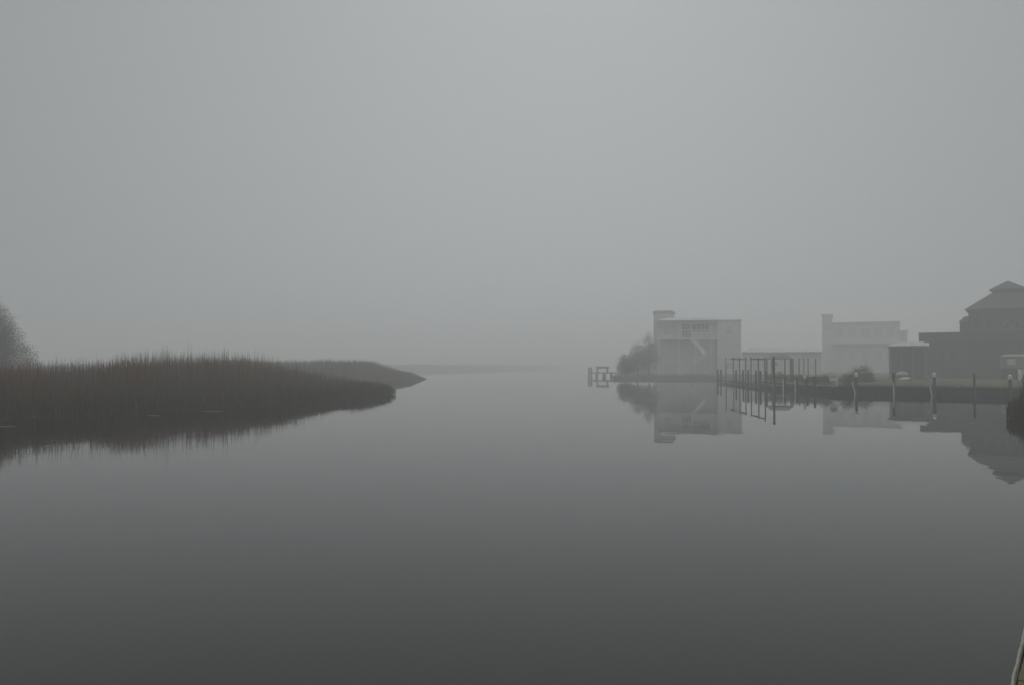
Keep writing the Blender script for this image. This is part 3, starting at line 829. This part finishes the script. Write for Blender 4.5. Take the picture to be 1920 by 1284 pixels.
MB(o0).box(g(1345), g(1391), Yd + .14, Yd + .197, zd - .2, zd).build("belt_trim", M_TRIM, root)
for px0, px1 in ((1246, 1268), (1280, 1300)):
    MB(o0).box(g(px0), g(px1), Yd + 2.93, Yd + 2.997, LZ, LZ + 2.5).build("garage_door", M_SIDING2, root)
# stairs: balcony -> landing -> ground
st = MB(o0)
A = Vector((g(1297), Yd - .45, zd)); B = Vector((g(1322), Yd - .45, h(663)))
C2 = Vector((g(1274), Yd - 1.7, LZ + .05))
for k in range(13):
    p = A.lerp(B, (k + .5) / 13); st.box(p.x - .15, p.x + .15, Yd - .9, Yd - .04, p.z - .05, p.z)
for yy in (Yd - .93, Yd - .05):
    st.bar((A.x, yy, A.z - .05), (B.x, yy, B.z - .05), .05, .75)
st.box(g(1322), g(1336), Yd - 2.1, Yd - .04, B.z - .18, B.z)
for k in range(15):
    p = Vector((g(1322), 0, B.z)).lerp(C2, (k + .5) / 15); st.box(p.x - .15, p.x + .15, Yd - 2.1, Yd - 1.2, p.z - .05, p.z)
for yy in (Yd - 2.12, Yd - 1.18):
    st.bar((g(1322), yy, B.z - .15), (C2.x, yy, C2.z - .12), .05, .32)
so = st.build("stairs", M_TRIM, root)
hr = MB(o0)
hr.bar((A.x, Yd - .93, A.z + .9), (B.x, Yd - .93, B.z + .9), .06, .08); hr.bar((g(1322), Yd - 2.12, B.z + .9), (C2.x, Yd - 2.12, C2.z + .9), .06, .08)
hr.bar((g(1322), Yd - 2.12, B.z + .9), (g(1336), Yd - 2.12, B.z + .9), .06, .08)
for k in range(9):
    p = A.lerp(B, k / 8); hr.box(p.x - .025, p.x + .025, Yd - .955, Yd - .905, p.z, p.z + .88)
    p = Vector((g(1322), 0, B.z)).lerp(C2, k / 8); hr.box(p.x - .025, p.x + .025, Yd - 2.145, Yd - 2.095, p.z, p.z + .88)
hr.build("handrail", M_TRIM, so)
for px in (1323.5, 1334.5):
    for yy in (Yd - 2.0, Yd - .2):
        MB(o0).box(g(px) - .08, g(px) + .08, yy - .08, yy + .08, LZ - .1, B.z - .183).build("landing_post", M_TRIM, so)

# -- low house (B)
root, o0 = house("low_house", 136.0, 1466, "long low house with a pale flat looking roof behind the slip poles", "house")
MB(o0).box(g(1391.5), g(1541), Yd, Yd + 8, LZ - .2, h(660)).build("wall", M_SIDING2, root)
MB(o0).frustum(g(1390), g(1543), Yd - .6, Yd + 8.6, h(660) + .003, g(1408), g(1524), Yd + 3.7, Yd + 4.3, h(651)).build("roof", M_METALROOF, root)
for px in (1412, 1444, 1490, 1518):
    window(root, o0, g(px), g(px + 10), Yd, LZ + 1.1, LZ + 2.5, M_TRIM)
dr = MB(o0).box(g(1467), g(1477), Yd - .05, Yd - .004, LZ, LZ + 2.1).build("door", M_TRIM, root)
MB(o0).box(g(1475), g(1476), Yd - .09, Yd - .052, LZ + .95, LZ + 1.05).build("handle", M_WETWOOD, dr)

# -- tall faded house (C)
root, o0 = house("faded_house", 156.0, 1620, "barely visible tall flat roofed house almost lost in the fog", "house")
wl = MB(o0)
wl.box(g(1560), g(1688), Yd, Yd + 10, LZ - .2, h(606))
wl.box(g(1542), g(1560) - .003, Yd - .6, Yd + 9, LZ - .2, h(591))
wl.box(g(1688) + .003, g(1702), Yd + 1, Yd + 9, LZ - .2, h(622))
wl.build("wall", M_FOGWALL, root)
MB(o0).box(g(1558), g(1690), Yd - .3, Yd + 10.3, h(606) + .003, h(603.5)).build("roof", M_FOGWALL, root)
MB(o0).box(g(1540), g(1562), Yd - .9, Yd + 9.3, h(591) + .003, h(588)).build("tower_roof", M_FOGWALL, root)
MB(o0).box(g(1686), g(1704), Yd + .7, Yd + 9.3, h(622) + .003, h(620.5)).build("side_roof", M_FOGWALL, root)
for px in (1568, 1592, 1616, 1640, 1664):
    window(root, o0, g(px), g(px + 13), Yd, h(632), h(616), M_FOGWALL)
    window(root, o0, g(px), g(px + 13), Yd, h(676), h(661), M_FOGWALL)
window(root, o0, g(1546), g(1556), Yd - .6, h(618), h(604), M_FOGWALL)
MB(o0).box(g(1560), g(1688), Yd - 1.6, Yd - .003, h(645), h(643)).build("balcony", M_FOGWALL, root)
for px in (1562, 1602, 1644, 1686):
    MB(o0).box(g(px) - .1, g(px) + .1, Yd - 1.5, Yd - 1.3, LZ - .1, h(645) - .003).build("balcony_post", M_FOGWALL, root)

# -- open carport with pale roof
root, o0 = house("carport", 101.0, 1700, "open carport with a pale roof left of the dark house", "carport")
MB(o0).frustum(g(1662), g(1744), Yd - .4, Yd + 5.5, h(648.5), g(1685), g(1732), Yd + 2, Yd + 3.4, h(640)).build("roof", M_METALROOF, root)
MB(o0).box(g(1665), g(1743), Yd - .2, Yd + 5.3, h(648.5) - .25, h(648.5) - .003).build("eave_beam", M_CARPORT, root)
for px in (1668, 1690, 1712, 1736):
    for yy in (Yd, Yd + 4.9):
        MB(o0).box(g(px) - .09, g(px) + .09, yy - .09, yy + .09, LZ - .1, h(648.5) - .253).build("post", M_CARPORT, root)
MB(o0).box(g(1668), g(1750), Yd + 5.02, Yd + 5.2, LZ - .1, h(648.5) - .253).build("back_wall", M_BROWNTRIM, root)

# -- big dark house (D)
root, o0 = house("dark_house", 104.0, 1890, "large dark shingled house with a cupola and a roof deck at the right edge", "house")
xl, xr = g(1817), g(1967); xc = g(1892)
ze = h(578); zdk = h(622)
MB(o0).box(xl, xr, Yd, Yd + 11, LZ - .2, ze).build("wall", M_BROWN, root)
cw = 2.2
rf = MB(o0).frustum(g(1810.5), g(1973.5), Yd - .55, Yd + 11.5, ze + .003, xc - cw, xc + cw, Yd + 5.5 - cw, Yd + 5.5 + cw, h(549, 3)).build("roof", M_BROWNROOF, root)
cp = MB(o0).box(xc - cw + .1, xc + cw - .1, Yd + 5.6 - cw, Yd + 5.4 + cw, h(549, 3) - .2, h(541.5, 3)).build("cupola", M_BROWN, root)
MB(o0).frustum(xc - cw - .25, xc + cw + .25, Yd + 5.25 - cw, Yd + 5.75 + cw, h(541.5, 3) + .003, xc - .12, xc + .12, Yd + 5.38, Yd + 5.62, h(527, 5.5)).build("cupola_roof", M_BROWNROOF, cp)
for k in range(4):
    xx = xc - 1.8 + k * 1.0
    MB(o0).box(xx, xx + .62, Yd + 5.57 - cw, Yd + 5.597 - cw, h(548, 3), h(543.3, 3)).build("window", M_GLASS, cp)
# eave fascia board
MB(o0).box(g(1810.5), g(1973.5), Yd - .62, Yd - .553, ze - .18, ze + .02).build("fascia", M_BROWNTRIM, root)
# stepped side bay
MB(o0).box(g(1799), xl - .003, Yd + 2.0, Yd + 9.0, LZ - .2, h(602, 2)).build("side_bay", M_BROWN, root)
MB(o0).frustum(g(1797), xl - .003, Yd + 1.8, Yd + 9.2, h(602, 2) + .003, g(1808), xl - .003, Yd + 3, Yd + 8, h(591, 3)).build("bay_roof", M_BROWNROOF, root)
# roof-deck wing to the left
MB(o0).box(g(1744), xl - .003, Yd - 1.5, Yd + 1.997, LZ - .2, h(640)).build("wing_wall", M_BROWN, root)
MB(o0).box(g(1744), g(1799) - .003, Yd + 2.0, Yd + 8.5, LZ - .2, h(640)).build("rear_wing_wall", M_BROWN, root)
MB(o0).box(g(1726), g(1920), Yd - 2.6, Yd - .003, h(640) + .003, h(637)).build("deck_floor", M_BROWNROOF, root)
MB(o0).box(g(1726), xl - .006, Yd + .0, Yd + 1.99, h(640) + .003, h(637)).build("side_deck_floor", M_BROWNROOF, root)
pr = MB(o0); pr.box(g(1726), g(1920), Yd - 2.6, Yd - 2.5, h(637) + .003, h(623.5)); pr.box(g(1726), g(1727.5), Yd - 2.497, Yd + 1.9, h(637) + .003, h(623.5))
pr.build("parapet", M_BROWN, root)
MB(o0).box(g(1725), g(1921), Yd - 2.68, Yd - 2.42, h(623.5) + .003, h(622)).build("parapet_cap", M_BROWNTRIM, root)
for yy in (Yd - 2.3, Yd - .2):
    MB(o0).bar((g(1730), yy, h(641)), (g(1744.5), yy, h(664)), .14, .16).build("bracket", M_BROWNTRIM, root)
# white trapezoid gable window with A-shaped bars
yw = Yd - .004
ml = MB(o0)
def wb(a, b, wd=.085): ml.bar((g(a[0]), yw - .035, h(a[1])), (g(b[0]), yw - .035, h(b[1])), .05, wd)
wb((1878, 616.5), (1889.5, 598.5)); wb((1889.5, 598.5), (1910, 598.5)); wb((1910, 598.5), (1922, 616.5)); wb((1876, 617), (1924, 617), .1)
wb((1889.5, 598.5), (1897, 616)); wb((1897, 616), (1910, 598.5)); wb((1886, 605), (1886, 616)); wb((1903, 608), (1903, 616)); wb((1914, 605), (1914, 616))
fo = ml.build("gable_window", M_CARPORT, root)
MB(o0).add([(g(1879), yw - .012, h(616)), (g(1921), yw - .012, h(616)), (g(1910), yw - .012, h(599)), (g(1890), yw - .012, h(599)),
            (g(1879), yw, h(616)), (g(1921), yw, h(616)), (g(1910), yw, h(599)), (g(1890), yw, h(599))],
           [(0, 1, 2, 3), (7, 6, 5, 4), (0, 4, 5, 1), (1, 5, 6, 2), (2, 6, 7, 3), (3, 7, 4, 0)]).build("pane", M_GLASS, fo)
for px in (1828, 1850):
    window(root, o0, g(px), g(px + 14), Yd, h(614), h(594), M_BROWNTRIM, glass=M_GLASS)
for px in (1760, 1782, 1828, 1852):
    window(root, o0, g(px), g(px + 13), (Yd - 1.5) if px < 1800 else Yd, h(680), h(656), M_BROWNTRIM, glass=M_GLASS)
MB(o0).box(g(1817) + .01, g(1967), Yd - 1.5, Yd - .003, LZ - .2, h(640)).build("porch_wall", M_BROWN, root)

# -- small pale shed in front of the dark house
root, o0 = house("garden_shed", 97.0, 1905, "small pale boxy shed with one dark window in front of the dark house", "shed")
MB(o0).box(g(1875), g(1936), Yd, Yd + 3.0, h(690), h(668)).build("wall", mat("dull_cream_paint", (0.26, 0.245, 0.23), (0.16, 0.15, 0.145), scale=4), root)
MB(o0).frustum(g(1873), g(1938), Yd - .3, Yd + 3.2, h(668) + .003, g(1886), g(1925), Yd + 1, Yd + 2, h(663.5)).build("roof", mat("dull_pale_roof", (0.22, 0.215, 0.21), (0.17, 0.165, 0.16)), root)
window(root, o0, g(1890), g(1902), Yd, h(682), h(674), M_SIDING2, 1)
for px in (1877, 1905, 1934):
    MB(o0).box(g(px) - .12, g(px) + .12, Yd + .1, Yd + 2.8, LZ - .1, h(690) - .003).build("footing", M_WOOD, root)
stp = MB(o0)
for k in range(4):
    stp.box(g(1908), g(1922), Yd - .3 * (k + 1) + .001 * k, Yd - .3 * k - .003, LZ - .05, h(690) - .12 - k * .3)
stp.build("steps", M_SIDING2, root)

# ------------------------------------------------------------------ far small pier
g = lambda px: wx(px, Yd)
h = lambda py: wz(py, Yd)
Yd = RM(138.0)
root = empty("far_pier", (g(1128), Yd, 0), "tiny faded pier head with a railing far across the water", "pier")
o0 = tuple(root.location)
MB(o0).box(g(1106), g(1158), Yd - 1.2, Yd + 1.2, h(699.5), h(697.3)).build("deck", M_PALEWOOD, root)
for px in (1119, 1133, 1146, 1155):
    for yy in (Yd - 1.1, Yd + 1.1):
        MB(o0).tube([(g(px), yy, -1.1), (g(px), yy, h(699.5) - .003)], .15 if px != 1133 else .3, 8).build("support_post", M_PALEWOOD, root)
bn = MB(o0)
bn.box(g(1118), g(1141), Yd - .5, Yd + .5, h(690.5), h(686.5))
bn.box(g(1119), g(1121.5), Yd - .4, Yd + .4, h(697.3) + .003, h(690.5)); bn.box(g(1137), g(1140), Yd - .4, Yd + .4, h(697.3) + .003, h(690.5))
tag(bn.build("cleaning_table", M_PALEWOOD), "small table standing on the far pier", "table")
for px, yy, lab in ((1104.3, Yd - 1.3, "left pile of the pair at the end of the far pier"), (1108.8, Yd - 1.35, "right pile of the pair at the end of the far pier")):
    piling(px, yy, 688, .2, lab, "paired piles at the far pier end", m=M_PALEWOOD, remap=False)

# ------------------------------------------------------------------ near dock, bottom right corner
ZD = 1.1
def on_plane(px, py, z):
    v = Vector((px - 960.0, F, 642.0 - py))
    c, sn = math.cos(PITCH), math.sin(PITCH)
    d = Vector((v.x, v.y * c - v.z * sn, v.y * sn + v.z * c))
    t = (z - CAM_H) / d.z
    return Vector((d.x * t, d.y * t, z))
e0 = on_plane(1898, 1284, ZD); e1 = on_plane(1919.5, 1189, ZD)
ang = math.atan2(e1.y - e0.y, e1.x - e0.x)          # direction of the dock edge
root = empty("near_dock", (e0.x, e0.y, 0), "corner of a wooden dock with mossy yellow green boards at the bottom right", "dock", rz=ang - math.pi / 2)
r = random.Random(9)
bds = MB()
for k in range(-26, 14):
    y0 = k * .146; bds.box(.014 + r.uniform(0, .004), 2.2, y0 + .004, y0 + .140, ZD - .06 + r.uniform(-.003, .003), ZD - .02 + r.uniform(-.003, .003))
bds.build("deck_boards", M_DECK, root)
MB().box(.006, .011, -4, 2.2, ZD - .24, ZD - .034).build("rim_shade_board", M_EDGESHADE, root)  # shade between rope and boards, built as a thin dark strip
rp = []
N = 140
for k in range(N):
    yk = -4 + 6.2 * k / (N - 1)
    rp.append((-.004 + .0016 * math.sin(yk * 7.1 + 2.6) + .0012 * math.sin(yk * 17.3 + 1), yk, ZD - .018 + .004 * math.sin(yk * 11)))
MB().tube(rp, [.0075 + .001 * math.sin(i * 1.9) for i in range(N)], 8).build("edge_rope", M_EDGE, root, smooth=True)
for yk in (-3.2, -0.9, 1.6):
    MB().tube([(.2, yk, -1.2), (.2, yk, ZD - .25)], .11, 10).build("support_post", M_WETWOOD, root)

# ------------------------------------------------------------------ haze
hz = MB().box(-1500, 1500, -1500, 1500, -2.2, 17.5)
m = bpy.data.materials.new("fog"); m.use_nodes = True
t = m.node_tree
t.nodes.remove(t.nodes["Principled BSDF"])
pv = t.nodes.new("ShaderNodeVolumePrincipled")
pv.inputs["Color"].default_value = (0.985, 0.988, 0.98, 1)
pv.inputs["Density"].default_value = 0.0045
pv.inputs["Anisotropy"].default_value = 0.35
t.links.new(pv.outputs[0], t.nodes["Material Output"].inputs["Volume"])
o = hz.build("haze", m)
tag(o, "thick even grey fog over the whole creek", "fog", kind="stuff")
